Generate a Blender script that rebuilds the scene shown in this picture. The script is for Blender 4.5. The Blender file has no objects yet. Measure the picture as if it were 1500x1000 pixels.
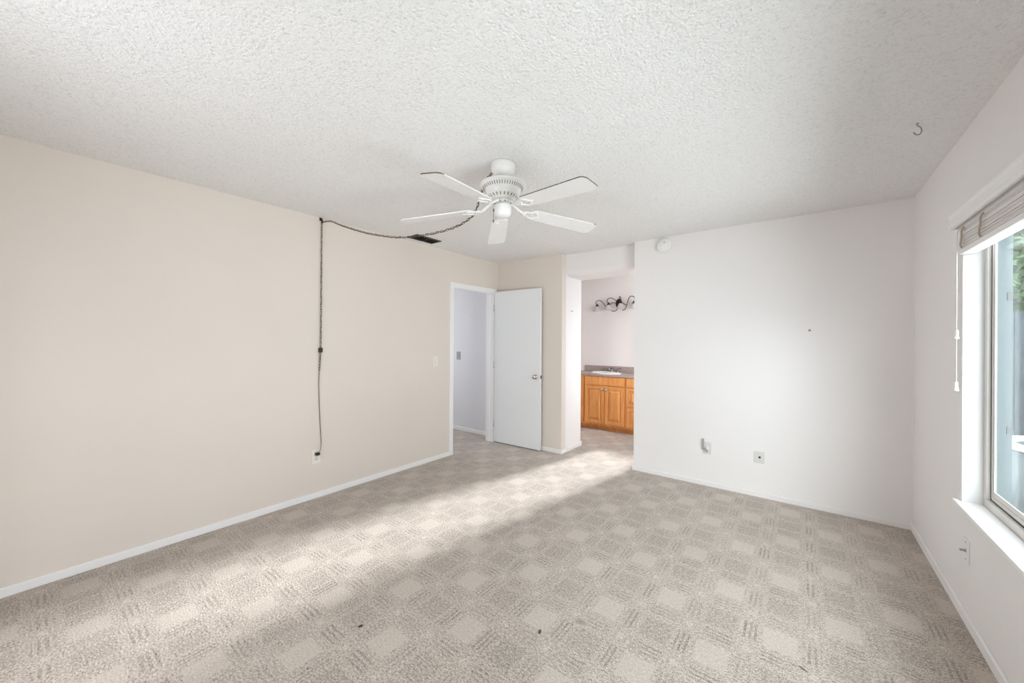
import bpy, bmesh, math, random
from mathutils import Vector, Matrix
R = math.radians
sc = bpy.context.scene
C = sc.collection
random.seed(7)

# ------------------------------------------------------------------ camera
XL, XR, YB, H = -3.339, 0.641, 3.975, 2.44          # room: left wall, right wall, far wall, ceiling
cam_d = bpy.data.cameras.new('camera')
cam = bpy.data.objects.new('camera', cam_d); C.objects.link(cam)
cam_d.sensor_width = 36.0
cam_d.lens = 36.0 * 549.04 / 1500.0
cam_d.clip_start = 0.01
cam.matrix_world = (Matrix.Translation((0, 0, 1.3674)) @ Matrix.Rotation(R(37.84), 4, 'Z')
                    @ Matrix.Rotation(R(90), 4, 'X') @ Matrix.Rotation(R(0.31), 4, 'Z'))
sc.camera = cam

# ------------------------------------------------------------------ light
sc.view_settings.view_transform = 'Standard'
sc.view_settings.look = 'None'
sc.view_settings.gamma = 1.0
sc.view_settings.use_curve_mapping = False
sc.view_settings.exposure = 1.15
SKY = 3.0
w = bpy.data.worlds.new('sky'); sc.world = w; w.use_nodes = True
bg = w.node_tree.nodes['Background']
bg.inputs[0].default_value = (0.91, 0.955, 1.02, 1); bg.inputs[1].default_value = SKY
sc.cycles.max_bounces = 14; sc.cycles.diffuse_bounces = 10
sc.cycles.sample_clamp_indirect = 8.0
sc.cycles.caustics_reflective = False; sc.cycles.caustics_refractive = False

def lamp(name, kind, loc, direction, energy, color=(1, 1, 1), size=None, portal=False):
    d = bpy.data.lights.new(name, kind); o = bpy.data.objects.new(name, d); C.objects.link(o)
    o.location = loc
    o.rotation_euler = Vector(direction).to_track_quat('-Z', 'Y').to_euler()
    d.energy = energy; d.color = color
    if size:
        d.shape = 'RECTANGLE'; d.size, d.size_y = size
    if portal: d.cycles.is_portal = True
    return o
SUN_EL = 18.0
az = Vector((-0.19, -1.0, 0)).normalized()
sun = lamp('sun', 'SUN', (0, 9, 4), (az.x * math.cos(R(SUN_EL)), az.y * math.cos(R(SUN_EL)), -math.sin(R(SUN_EL))),
           11.5, (0.975, 0.985, 1.0))
sun.data.angle = R(5.0)
lamp('window_fill_lamp', 'AREA', (2.3, -1.2, 3.2), (-1.65, 3.3, -2.0), 140, (0.97, 0.985, 1.0), size=(3.0, 2.4))  # area lamp added outside the right window to boost its sky light
lamp('ceiling_fill_lamp', 'AREA', (2.3, 1.3, -0.1), (-1.7, 0.5, 1.25), 128, (0.96, 0.98, 1.0), size=(2.6, 2.0))  # lamp added outdoors, aimed up through the window to brighten the ceiling
lamp('vanity_fill_lamp', 'AREA', (-0.55, 4.72, 1.60), (-1.6, 0.72, -1.1), 1.6, (0.97, 0.985, 1.0), size=(1.0, 1.1))  # added lamp behind an unseen side opening, brightens the vanity
bpy.data.lights['vanity_fill_lamp'].spread = R(65)
lamp('hall_fill_lamp', 'AREA', (-5.75, 3.45, 1.45), (1, 0, 0), 4.3, (0.95, 0.975, 1.0), size=(0.5, 1.0))  # added lamp outside the unseen hall end, brightens the hall
lamp('sky_portal_window', 'AREA', (0.86, 1.64, 1.28), (-1, 0, 0), 1, size=(2.60, 1.44), portal=True)
lamp('sky_portal_rear', 'AREA', (-1.65, -0.80, 1.05), (0, 1, 0), 1, size=(0.70, 2.05), portal=True)
lamp('sky_portal_bath', 'AREA', (-1.42, 6.12, 1.25), (0, -1, 0), 1, size=(0.74, 1.5), portal=True)
lamp('sky_portal_hall', 'AREA', (-5.62, 3.45, 1.4), (1, 0, 0), 1, size=(0.5, 1.0), portal=True)

# ------------------------------------------------------------------ materials
def mat(name, col, rough=0.6, metal=0.0, spec=0.5, bump=None, var=None, trans=0.0):
    """bump=(scale, strength, distance); var=(scale, amount) slight colour variation"""
    m = bpy.data.materials.new(name); m.use_nodes = True
    nt = m.node_tree; b = nt.nodes['Principled BSDF']
    b.inputs['Base Color'].default_value = (*col, 1)
    b.inputs['Roughness'].default_value = rough
    b.inputs['Metallic'].default_value = metal
    b.inputs['Specular IOR Level'].default_value = spec
    if trans: b.inputs['Transmission Weight'].default_value = trans
    tc = nt.nodes.new('ShaderNodeTexCoord')
    if var:
        n = nt.nodes.new('ShaderNodeTexNoise'); n.inputs['Scale'].default_value = var[0]
        n.inputs['Detail'].default_value = 5
        nt.links.new(tc.outputs['Object'], n.inputs['Vector'])
        r = nt.nodes.new('ShaderNodeValToRGB')
        a = var[1]
        r.color_ramp.elements[0].position = 0.3; r.color_ramp.elements[1].position = 0.7
        r.color_ramp.elements[0].color = (*[c * (1 - a) for c in col], 1)
        r.color_ramp.elements[1].color = (*[min(1, c * (1 + a)) for c in col], 1)
        nt.links.new(n.outputs['Fac'], r.inputs['Fac'])
        nt.links.new(r.outputs['Color'], b.inputs['Base Color'])
    if bump:
        n = nt.nodes.new('ShaderNodeTexNoise'); n.inputs['Scale'].default_value = bump[0]
        n.inputs['Detail'].default_value = 3
        nt.links.new(tc.outputs['Object'], n.inputs['Vector'])
        bp = nt.nodes.new('ShaderNodeBump')
        bp.inputs['Strength'].default_value = bump[1]; bp.inputs['Distance'].default_value = bump[2]
        nt.links.new(n.outputs['Fac'], bp.inputs['Height'])
        nt.links.new(bp.outputs['Normal'], b.inputs['Normal'])
    return m

M = {}
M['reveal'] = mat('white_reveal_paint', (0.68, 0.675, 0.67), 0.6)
M['beige'] = mat('beige_wall_paint', (0.72, 0.652, 0.588), 0.75, bump=(45, 0.06, 0.004), var=(1.1, 0.015))
M['white'] = mat('white_wall_paint', (0.80, 0.775, 0.765), 0.75, bump=(45, 0.06, 0.004), var=(1.1, 0.012))
M['hall'] = mat('grey_white_hall_paint', (0.72, 0.72, 0.74), 0.75, bump=(45, 0.05, 0.004))
M['trim'] = mat('white_trim_paint', (0.84, 0.83, 0.82), 0.45, bump=(20, 0.04, 0.003))
M['door'] = mat('white_door_paint', (0.78, 0.79, 0.80), 0.5, bump=(25, 0.03, 0.003))
M['plastic'] = mat('white_plastic', (0.80, 0.79, 0.77), 0.35)
M['almond'] = mat('almond_plastic', (0.72, 0.66, 0.58), 0.4)
M['plate_ivory'] = mat('ivory_plastic', (0.80, 0.745, 0.685), 0.4)
M['plate_grey_white'] = mat('dull_white_plastic', (0.66, 0.645, 0.63), 0.4)
M['greyplate'] = mat('grey_plate', (0.34, 0.33, 0.33), 0.45)
M['dark'] = mat('dark_metal', (0.03, 0.025, 0.02), 0.5, 0.3)
M['bronze'] = mat('dark_bronze', (0.045, 0.03, 0.02), 0.45, 0.6)
M['brass'] = mat('aged_brass_chain', (0.16, 0.125, 0.08), 0.45, 0.55)
M['cord'] = mat('brown_cord', (0.06, 0.045, 0.03), 0.6)
M['chrome'] = mat('brushed_nickel', (0.62, 0.58, 0.52), 0.25, 1.0)
M['fanwhite'] = mat('white_enamel', (0.80, 0.79, 0.77), 0.35)
M['fanblade'] = mat('white_blade_laminate', (0.80, 0.785, 0.775), 0.45, var=(9, 0.02))
M['worn'] = mat('worn_blade_edge', (0.17, 0.14, 0.11), 0.7, var=(60, 0.6))
M['slot'] = mat('slot_shadow_gap', (0.20, 0.19, 0.18), 0.8)
M['ventbrown'] = mat('dark_brown_register', (0.06, 0.05, 0.038), 0.55, 0.2)
M['smoke'] = mat('smoke_alarm_plastic', (0.82, 0.81, 0.79), 0.4)
M['counter'] = mat('rose_brown_laminate', (0.40, 0.32, 0.30), 0.35, var=(70, 0.16))
M['porcelain'] = mat('white_porcelain', (0.85, 0.85, 0.85), 0.12)
M['tapmetal'] = mat('grey_tap_metal', (0.30, 0.28, 0.26), 0.25, 1.0)
M['vinyl'] = mat('almond_white_vinyl', (0.66, 0.635, 0.60), 0.4)
M['gasket'] = mat('dark_gasket', (0.08, 0.075, 0.07), 0.6)
M['sash'] = mat('grey_green_outer_sash', (0.075, 0.098, 0.102), 0.5)
M['slat'] = mat('blind_slat', (0.82, 0.79, 0.78), 0.45)
M['ladder'] = mat('ladder_cord', (0.44, 0.36, 0.28), 0.8)
M['white_cord'] = mat('white_cord', (0.75, 0.74, 0.72), 0.7)
M['fence'] = mat('weathered_grey_fence', (0.055, 0.066, 0.074), 0.85, var=(4, 0.35), bump=(30, 0.3, 0.01))
M['leaf'] = mat('leaf_green', (0.085, 0.14, 0.055), 0.6, var=(3, 0.4))
M['bark'] = mat('bark', (0.10, 0.08, 0.06), 0.9)
M['tub'] = mat('white_tub', (0.55, 0.58, 0.60), 0.3)
M['tubside'] = mat('pale_blue_grey_shell', (0.085, 0.105, 0.11), 0.5, var=(5, 0.15))
M['water'] = mat('grey_water', (0.05, 0.065, 0.075), 0.2)
M['patio'] = mat('concrete', (0.11, 0.11, 0.108), 0.9, var=(3, 0.2))
M['frost'] = mat('frosted_glass', (0.86, 0.84, 0.80), 0.5, trans=0.35)
M['debris'] = mat('dark_debris', (0.05, 0.045, 0.045), 0.9)

def oak():
    m = mat('honey_oak', (0.5, 0.22, 0.06), 0.38)
    nt = m.node_tree; b = nt.nodes['Principled BSDF']
    tc = nt.nodes.new('ShaderNodeTexCoord'); mp = nt.nodes.new('ShaderNodeMapping')
    mp.inputs['Scale'].default_value = (22, 22, 2.0)
    n = nt.nodes.new('ShaderNodeTexNoise'); n.inputs['Scale'].default_value = 1.6
    n.inputs['Detail'].default_value = 7; n.inputs['Distortion'].default_value = 0.6
    r = nt.nodes.new('ShaderNodeValToRGB')
    r.color_ramp.elements[0].position = 0.3; r.color_ramp.elements[1].position = 0.72
    r.color_ramp.elements[0].color = (0.63, 0.255, 0.07, 1); r.color_ramp.elements[1].color = (0.80, 0.385, 0.125, 1)
    nt.links.new(tc.outputs['Object'], mp.inputs['Vector']); nt.links.new(mp.outputs[0], n.inputs['Vector'])
    nt.links.new(n.outputs['Fac'], r.inputs['Fac']); nt.links.new(r.outputs['Color'], b.inputs['Base Color'])
    return m
M['oak'] = oak()

def ceiling_mat():
    m = mat('popcorn_ceiling', (0.84, 0.83, 0.81), 0.9, spec=0.1)
    nt = m.node_tree; b = nt.nodes['Principled BSDF']; L = nt.links.new
    tc = nt.nodes.new('ShaderNodeTexCoord')
    v = nt.nodes.new('ShaderNodeTexNoise'); v.inputs['Scale'].default_value = 92; v.inputs['Detail'].default_value = 3
    v.inputs['Roughness'].default_value = 0.6
    L(tc.outputs['Object'], v.inputs['Vector'])
    bp = nt.nodes.new('ShaderNodeBump'); bp.inputs['Strength'].default_value = 0.75; bp.inputs['Distance'].default_value = 0.017
    L(v.outputs['Fac'], bp.inputs['Height']); L(bp.outputs['Normal'], b.inputs['Normal'])
    r = nt.nodes.new('ShaderNodeValToRGB')
    r.color_ramp.elements[0].position = 0.28; r.color_ramp.elements[1].position = 0.47
    r.color_ramp.elements[0].color = (0.74, 0.73, 0.72, 1); r.color_ramp.elements[1].color = (0.885, 0.875, 0.865, 1)
    L(v.outputs['Fac'], r.inputs['Fac']); L(r.outputs['Color'], b.inputs['Base Color'])
    return m
M['ceiling'] = ceiling_mat()

def carpet_mat():
    m = bpy.data.materials.new('patterned_loop_carpet'); m.use_nodes = True
    nt = m.node_tree; b = nt.nodes['Principled BSDF']; L = nt.links.new
    b.inputs['Roughness'].default_value = 0.95; b.inputs['Specular IOR Level'].default_value = 0.12
    b.inputs['Sheen Weight'].default_value = 0.25; b.inputs['Sheen Roughness'].default_value = 0.5
    tc = nt.nodes.new('ShaderNodeTexCoord')
    def mth(op, a, bb=None, c=None):
        n = nt.nodes.new('ShaderNodeMath'); n.operation = op
        for i, x in enumerate((a, bb, c)):
            if x is None: continue
            if isinstance(x, (int, float)): n.inputs[i].default_value = x
            else: L(x, n.inputs[i])
        return n.outputs[0]
    def noise(scale, detail=2, vec=None, rough=0.5):
        n = nt.nodes.new('ShaderNodeTexNoise'); n.inputs['Scale'].default_value = scale
        n.inputs['Detail'].default_value = detail; n.inputs['Roughness'].default_value = rough
        L(vec if vec is not None else tc.outputs['Object'], n.inputs['Vector'])
        return n.outputs['Fac']
    def scaled(s):
        mp = nt.nodes.new('ShaderNodeMapping'); mp.inputs['Scale'].default_value = s
        L(tc.outputs['Object'], mp.inputs['Vector']); return mp.outputs[0]
    sep = nt.nodes.new('ShaderNodeSeparateXYZ'); L(tc.outputs['Object'], sep.inputs[0])
    wob = mth('MULTIPLY', mth('SUBTRACT', noise(38, 2), 0.5), 0.022)
    wob2 = mth('MULTIPLY', mth('SUBTRACT', noise(41, 2, scaled((1, 1, 1))), 0.5), -0.022)
    u = mth('DIVIDE', mth('ADD', mth('ADD', sep.outputs[0], 1.255), wob), 0.2355)
    v = mth('DIVIDE', mth('ADD', mth('SUBTRACT', sep.outputs[1], 3.485), wob2), 0.2755)
    iu, iv = mth('ROUND', u), mth('ROUND', v)
    fu, fv = mth('ABSOLUTE', mth('SUBTRACT', u, iu)), mth('ABSOLUTE', mth('SUBTRACT', v, iv))
    def less(a, t, soft=0.02):
        n = nt.nodes.new('ShaderNodeMapRange'); n.interpolation_type = 'SMOOTHSTEP'
        n.inputs['From Min'].default_value = t - soft; n.inputs['From Max'].default_value = t + soft
        n.inputs['To Min'].default_value = 1; n.inputs['To Max'].default_value = 0
        L(a, n.inputs['Value']); return n.outputs[0]
    def mul(*a):
        x = a[0]
        for y in a[1:]: x = mth('MULTIPLY', x, y)
        return x
    def inv(a): return mth('SUBTRACT', 1.0, a)
    sq = mul(less(fu, 0.27), less(fv, 0.25))
    par = mth('ABSOLUTE', mth('MODULO', mth('ADD', iu, iv), 2.0))          # 0 light, 1 dark
    par = mth('GREATER_THAN', par, 0.5)
    small = mul(inv(less(fu, 0.43, 0.015)), inv(less(fv, 0.44, 0.015)))     # tiny light square at the crossings
    # per-cell random for dashes
    wn = nt.nodes.new('ShaderNodeTexWhiteNoise'); wn.noise_dimensions = '2D'
    cb = nt.nodes.new('ShaderNodeCombineXYZ')
    L(mth('FLOOR', mth('MULTIPLY', u, 1.0)), cb.inputs[0]); L(mth('ROUND', mth('MULTIPLY', v, 2.0)), cb.inputs[1])
    L(cb.outputs[0], wn.inputs['Vector'])
    rnd = wn.outputs['Value']
    # band blocks: dark oblong between neighbouring squares
    bu = mul(inv(less(fu, 0.375, 0.015)), less(fv, 0.24))                   # bands running along Y
    bv = mul(inv(less(fv, 0.375, 0.015)), less(fu, 0.26))                   # bands running along X
    su = mth('GREATER_THAN', mth('SINE', mth('MULTIPLY', sep.outputs[0], 2 * math.pi / 0.022)), 0.15)
    sv = mth('GREATER_THAN', mth('SINE', mth('MULTIPLY', sep.outputs[1], 2 * math.pi / 0.024)), 0.15)
    rn = mth('ADD', 0.25, mth('MULTIPLY', rnd, 0.75))
    band = mth('ADD', mul(bu, su, rn), mul(bv, sv, rn))
    # loop pile
    n1 = noise(215, 2, scaled((1.0, 0.62, 1)), 0.7)
    n2 = noise(105, 2, scaled((0.6, 1.15, 1)), 0.6)
    pile = mth('ADD', mth('MULTIPLY', mth('SUBTRACT', n1, 0.5), 1.15), mth('MULTIPLY', mth('SUBTRACT', n2, 0.5), 0.7))
    wear = mth('MULTIPLY', mth('SUBTRACT', noise(1.7, 3), 0.5), 0.16)
    val = mth('ADD', 0.44, mul(sq, inv(par), 0.08))
    val = mth('SUBTRACT', val, mul(sq, par, 0.065))
    val = mth('SUBTRACT', val, mth('MULTIPLY', band, 0.16))
    val = mth('ADD', val, mth('MULTIPLY', small, 0.08))
    damp = mth('SUBTRACT', 1.0, mul(sq, inv(par), 0.55))
    val = mth('ADD', val, mth('MULTIPLY', mth('MULTIPLY', pile, 1.15), damp))
    val = mth('ADD', val, wear)
    # brown spill mark with a shape of its own
    dx = mth('DIVIDE', mth('SUBTRACT', sep.outputs[0], -0.853), 0.030)
    dy = mth('DIVIDE', mth('SUBTRACT', sep.outputs[1], 1.655), 0.018)
    dd = mth('ADD', mth('ADD', mth('MULTIPLY', dx, dx), mth('MULTIPLY', dy, dy)), mth('MULTIPLY', mth('SUBTRACT', noise(50), 0.5), 2.0))
    stain = less(dd, 0.8, 0.5)
    r = nt.nodes.new('ShaderNodeValToRGB'); e = r.color_ramp.elements
    e[0].position = 0.0; e[0].color = (0.080, 0.060, 0.048, 1)
    e[1].position = 1.0; e[1].color = (0.84, 0.785, 0.72, 1)
    k = e.new(0.40); k.color = (0.405, 0.345, 0.290, 1)
    k = e.new(0.62); k.color = (0.590, 0.523, 0.455, 1)
    L(val, r.inputs['Fac'])
    mx = nt.nodes.new('ShaderNodeMix'); mx.data_type = 'RGBA'
    L(mth('MULTIPLY', stain, 0.55), mx.inputs['Factor']); L(r.outputs['Color'], mx.inputs['A'])
    mx.inputs['B'].default_value = (0.27, 0.19, 0.13, 1)
    L(mx.outputs['Result'], b.inputs['Base Color'])
    bp = nt.nodes.new('ShaderNodeBump'); bp.inputs['Strength'].default_value = 0.55; bp.inputs['Distance'].default_value = 0.006
    L(pile, bp.inputs['Height']); L(bp.outputs['Normal'], b.inputs['Normal'])
    return m
M['carpet'] = carpet_mat()

def glass_mat(name, tint, refl=0.06):
    m = bpy.data.materials.new(name); m.use_nodes = True
    nt = m.node_tree; nt.nodes.remove(nt.nodes['Principled BSDF']); L = nt.links.new
    out = [n for n in nt.nodes if n.type == 'OUTPUT_MATERIAL'][0]
    t = nt.nodes.new('ShaderNodeBsdfTransparent'); t.inputs[0].default_value = (*tint, 1)
    g = nt.nodes.new('ShaderNodeBsdfGlossy'); g.inputs['Roughness'].default_value = 0.03
    mx = nt.nodes.new('ShaderNodeMixShader')
    lw = nt.nodes.new('ShaderNodeLayerWeight'); lw.inputs[0].default_value = 0.5
    pw = nt.nodes.new('ShaderNodeMath'); pw.operation = 'POWER'; pw.inputs[1].default_value = 5.0
    ma = nt.nodes.new('ShaderNodeMath'); ma.operation = 'MULTIPLY_ADD'; ma.inputs[1].default_value = 0.55; ma.inputs[2].default_value = 0.03
    L(lw.outputs['Facing'], pw.inputs[0]); L(pw.outputs[0], ma.inputs[0]); L(ma.outputs[0], mx.inputs[0])
    L(t.outputs[0], mx.inputs[1]); L(g.outputs[0], mx.inputs[2]); L(mx.outputs[0], out.inputs[0])
    return m
M['glass'] = glass_mat('window_glass', (0.90, 0.938, 0.94))
M['dimmed'] = glass_mat('dimmed_glass', (0.62, 0.62, 0.62))  # grey tint added to cut light through the unseen bath window

# ------------------------------------------------------------------ mesh helpers
def bx(bm, x0, x1, y0, y1, z0, z1, mi=0):
    vs = [bm.verts.new((x, y, z)) for z in (z0, z1) for y in (y0, y1) for x in (x0, x1)]
    for f in ((0, 2, 3, 1), (4, 5, 7, 6), (0, 1, 5, 4), (2, 6, 7, 3), (0, 4, 6, 2), (1, 3, 7, 5)):
        bm.faces.new([vs[i] for i in f]).material_index = mi
    return vs

def tube(bm, pts, r, n=8, closed=False, mi=0, caps=True):
    pts = [Vector(p) for p in pts]; N = len(pts); rings = []
    up = None
    for i, p in enumerate(pts):
        a = pts[(i - 1) % N] if (closed or i > 0) else p
        b = pts[(i + 1) % N] if (closed or i < N - 1) else p
        t = (b - a).normalized()
        if up is None:
            up = t.orthogonal().normalized()
        else:
            up = (up - t * up.dot(t))
            up = up.normalized() if up.length > 1e-6 else t.orthogonal().normalized()
        s = t.cross(up); rr = r[i] if isinstance(r, (list, tuple)) else r
        rings.append([bm.verts.new(p + (up * math.cos(2 * math.pi * k / n) + s * math.sin(2 * math.pi * k / n)) * rr) for k in range(n)])
    for i in range(N if closed else N - 1):
        A, B = rings[i], rings[(i + 1) % N]
        for k in range(n):
            f = bm.faces.new((A[k], A[(k + 1) % n], B[(k + 1) % n], B[k])); f.smooth = True; f.material_index = mi
    if caps and not closed:
        bm.faces.new(list(reversed(rings[0]))).material_index = mi
        bm.faces.new(rings[-1]).material_index = mi

def lathe(bm, prof, n=32, M4=None, mi=0, smooth=True):
    M4 = M4 or Matrix.Identity(4); rings = []
    for r, z in prof:
        if r < 1e-5: rings.append([bm.verts.new(M4 @ Vector((0, 0, z)))])
        else: rings.append([bm.verts.new(M4 @ Vector((r * math.cos(2 * math.pi * k / n), r * math.sin(2 * math.pi * k / n), z))) for k in range(n)])
    for A, B in zip(rings, rings[1:]):
        if len(A) == 1 and len(B) == 1: continue
        for k in range(n):
            k2 = (k + 1) % n
            if len(A) == 1: f = bm.faces.new((A[0], B[k], B[k2]))
            elif len(B) == 1: f = bm.faces.new((A[k], A[k2], B[0]))
            else: f = bm.faces.new((A[k], A[k2], B[k2], B[k]))
            f.smooth = smooth; f.material_index = mi

def prism(bm, outline, z0, z1, M4=None, mi=0, mi_side=None):
    M4 = M4 or Matrix.Identity(4)
    a = [bm.verts.new(M4 @ Vector((x, y, z0))) for x, y in outline]
    b = [bm.verts.new(M4 @ Vector((x, y, z1))) for x, y in outline]
    bm.faces.new(list(reversed(a))).material_index = mi
    bm.faces.new(b).material_index = mi
    n = len(a)
    for k in range(n):
        bm.faces.new((a[k], a[(k + 1) % n], b[(k + 1) % n], b[k])).material_index = mi if mi_side is None else mi_side

def obj(name, bm, mats, parent=None, bevel=0.0, origin=None, segs=2):
    bmesh.ops.recalc_face_normals(bm, faces=bm.faces)
    if origin is not None:
        bmesh.ops.translate(bm, verts=bm.verts, vec=-Vector(origin))
    me = bpy.data.meshes.new(name); bm.to_mesh(me); bm.free()
    for m in (mats if isinstance(mats, (list, tuple)) else [mats]): me.materials.append(m)
    o = bpy.data.objects.new(name, me); C.objects.link(o)
    if origin is not None: o.location = origin
    if parent is not None: o.parent = parent
    if bevel:
        b = o.modifiers.new('bevel', 'BEVEL'); b.width = bevel; b.segments = segs; b.limit_method = 'ANGLE'
        b.harden_normals = False
    return o

def tag(o, label, cat, group=None, kind=None):
    o['label'] = label; o['category'] = cat
    if group: o['group'] = group
    if kind: o['kind'] = kind
    return o
def thing(name, label, cat, loc=(0, 0, 0), rotz=0.0, group=None, kind=None):
    o = bpy.data.objects.new(name, None); C.objects.link(o)
    o.location = loc; o.rotation_euler = (0, 0, rotz); o.empty_display_size = 0.05
    return tag(o, label, cat, group, kind)
def struct(name, bm, m, label, cat, bevel=0.0):
    return tag(obj(name, bm, m, bevel=bevel), label, cat, kind='structure')
B = bmesh.new

# ------------------------------------------------------------------ the room
bm = B(); bx(bm, -5.7, 0.80, -0.75, 6.10, -0.06, 0.0)
struct('floor', bm, M['carpet'], 'beige carpet with a woven pattern of light and dark squares', 'floor')
bm = B(); bx(bm, -3.40, 0.80, -0.75, 4.48, H, H + 0.08)
struct('ceiling', bm, M['ceiling'], 'white popcorn textured ceiling over the whole bedroom', 'ceiling')

# left wall with the doorway (Y 3.135..3.865)
bm = B()
bx(bm, XL - 0.10, XL, -0.75, 3.115, 0, H); bx(bm, XL - 0.10, XL, 3.115, 3.885, 2.045, H); bx(bm, XL - 0.10, XL, 3.885, YB + 0.10, 0, H)
struct('wall_left', bm, M['beige'], 'long beige wall with the doorway at its far end', 'wall')
# far wall, beige part behind the open door
bm = B(); bx(bm, XL, -2.3209, YB, YB + 0.10, 0, H)
struct('wall_back_left', bm, M['beige'], 'darker beige wall section behind the open door', 'wall')
# far wall, white part
bm = B(); bx(bm, -1.4298, XR + 0.16, YB, YB + 0.10, 0, H)
struct('wall_back_right', bm, M['white'], 'big white far wall with the smoke alarm and two low plates', 'wall')
# passage to the vanity: closet side panel and dropped soffit
bm = B(); bx(bm, -3.10, -2.3209, YB + 0.10, 4.475, 0, H)
struct('wall_passage', bm, M['white'], 'short bright white wall side at the passage to the vanity', 'wall')
bm = B(); bx(bm, -2.3209, -1.40, YB + 0.10, 4.475, 2.178, H)
struct('trim_1', bm, M['white'], 'dropped white soffit over the passage to the vanity', 'soffit', bevel=0.0)
so = bpy.data.objects['trim_1']; b_ = so.modifiers.new('round', 'BEVEL'); b_.width = 0.07; b_.segments = 8; b_.limit_method = 'WEIGHT'
at_ = so.data.attributes.new('bevel_weight_edge', 'FLOAT', 'EDGE')
for e_ in so.data.edges:
    v0, v1 = (so.data.vertices[i].co for i in e_.vertices)
    if abs(v0.z - 2.178) < 1e-4 and abs(v1.z - 2.178) < 1e-4 and v0.y < 4.2 and v1.y < 4.2: at_.data[e_.index].value = 1.0
for p_ in so.data.polygons: p_.use_smooth = True
so.data.set_sharp_from_angle(angle=R(40))
# vanity alcove
bm = B(); bx(bm, -3.20, -3.10, 4.475, 6.05, 0, H)
struct('wall_vanity_left', bm, M['white'], 'white side wall at the left end of the vanity', 'wall')
bm = B()
WX0, WX1, WZ0, WZ1 = -1.80, -1.05, 0.50, 2.0
bx(bm, -3.10, WX0, 5.95, 6.05, 0, H); bx(bm, WX1, -0.80, 5.95, 6.05, 0, H)
bx(bm, WX0, WX1, 5.95, 6.05, 0, WZ0); bx(bm, WX0, WX1, 5.95, 6.05, WZ1, H)
struct('wall_vanity_back', bm, M['white'], 'pinkish white wall behind the vanity with the scroll light', 'wall')
bm = B(); bx(bm, -0.90, -0.80, YB + 0.10, 4.20, 0, H); bx(bm, -0.90, -0.80, 5.20, 5.95, 0, H); bx(bm, -0.90, -0.80, 4.20, 5.20, 0, 1.0); bx(bm, -0.90, -0.80, 4.20, 5.20, 2.1, H)  # side opening added, out of view, for the vanity fill lamp
struct('wall_vanity_right', bm, M['white'], 'white side wall right of the vanity, behind the far wall', 'wall')
bm = B(); bx(bm, -3.20, -0.80, 4.48, 6.05, H, H + 0.08)
struct('ceiling_vanity', bm, M['white'], 'smooth white ceiling above the vanity', 'ceiling')
# right wall with the window opening
WY0, WY1, SZ, HZ = 0.35, 2.93, 0.565, 1.995
bm = B()
bx(bm, XR, XR + 0.16, -0.75, WY0, 0, H); bx(bm, XR, XR + 0.16, WY1, YB, 0, H)
bx(bm, XR, XR + 0.16, WY0, WY1, 0, SZ - 0.02); bx(bm, XR, XR + 0.16, WY0, WY1, HZ, H)
struct('wall_right', bm, M['white'], 'white wall at the right holding the window', 'wall')
# rear wall; its opening behind the camera is added to let sky light in
bm = B()
bx(bm, XL, -2.00, -0.75, -0.60, 0, H); bx(bm, -1.30, XR, -0.75, -0.60, 0, H); bx(bm, -2.00, -1.30, -0.75, -0.60, 2.08, H)
struct('wall_rear', bm, M['white'], 'white wall behind the viewer with an opening added for daylight', 'wall')
# hallway beyond the doorway
bm = B()
bx(bm, -5.7, XL - 0.10, 4.07, 4.17, 0, H)
struct('wall_hall_far', bm, M['hall'], 'grey white hall wall seen through the doorway', 'wall')
bm = B(); bx(bm, -5.7, XL - 0.10, 2.80, 2.90, 0, H)
struct('wall_hall_near', bm, M['hall'], 'hall wall opposite, hidden behind the long beige wall', 'wall')
bm = B(); bx(bm, -5.7, -5.6, 2.90, 3.20, 0, H); bx(bm, -5.7, -5.6, 3.70, 4.07, 0, H); bx(bm, -5.7, -5.6, 3.20, 3.70, 0, 0.9); bx(bm, -5.7, -5.6, 3.20, 3.70, 1.9, H)
struct('wall_hall_end', bm, M['hall'], 'unseen end wall of the hall with a small opening added for light', 'wall')  # opening added so the fill lamp reaches the hall
bm = B(); bx(bm, -5.7, XL - 0.06, 2.80, 4.17, H, H + 0.08)
struct('ceiling_hall', bm, M['white'], 'flat white ceiling of the hall', 'ceiling')

# baseboards
def board(name, x0, x1, y0, y1, h, label, m='trim', extra=()):
    bm = B(); bx(bm, x0, x1, y0, y1, 0, h)
    for e in extra: bx(bm, *e)
    return struct(name, bm, M[m], label, 'baseboard', bevel=0.004)
board('baseboard_left', XL, XL + 0.013, -0.60, 3.078, 0.052, 'white baseboard along the long beige wall')
board('baseboard_left_corner', XL, XL + 0.013, 3.925, YB, 0.052, 'white baseboard stub between door casing and corner')
board('baseboard_back_left', XL + 0.013, -2.3079, YB - 0.013, YB, 0.052, 'white baseboard under the beige wall behind the door',
      extra=((-2.3209, -2.3079, YB, YB + 0.12, 0, 0.052),))
board('baseboard_passage', -2.3209, -2.3059, 4.10, 4.49, 0.057, 'white baseboard around the end of the short passage wall',
      extra=((-2.45, -2.3209, 4.475, 4.49, 0, 0.057),))
board('baseboard_back_right', -1.4428, XR - 0.013, YB - 0.012, YB, 0.045, 'white baseboard below the big white far wall', 'white',
      extra=((-1.4428, -1.4298, YB, YB + 0.10, 0, 0.045),))
board('baseboard_right', XR - 0.014, XR, -0.60, YB, 0.056, 'white baseboard under the window wall')
board('baseboard_hall', -5.6, XL - 0.10, 4.057, 4.07, 0.055, 'pale baseboard along the hall wall')

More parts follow.
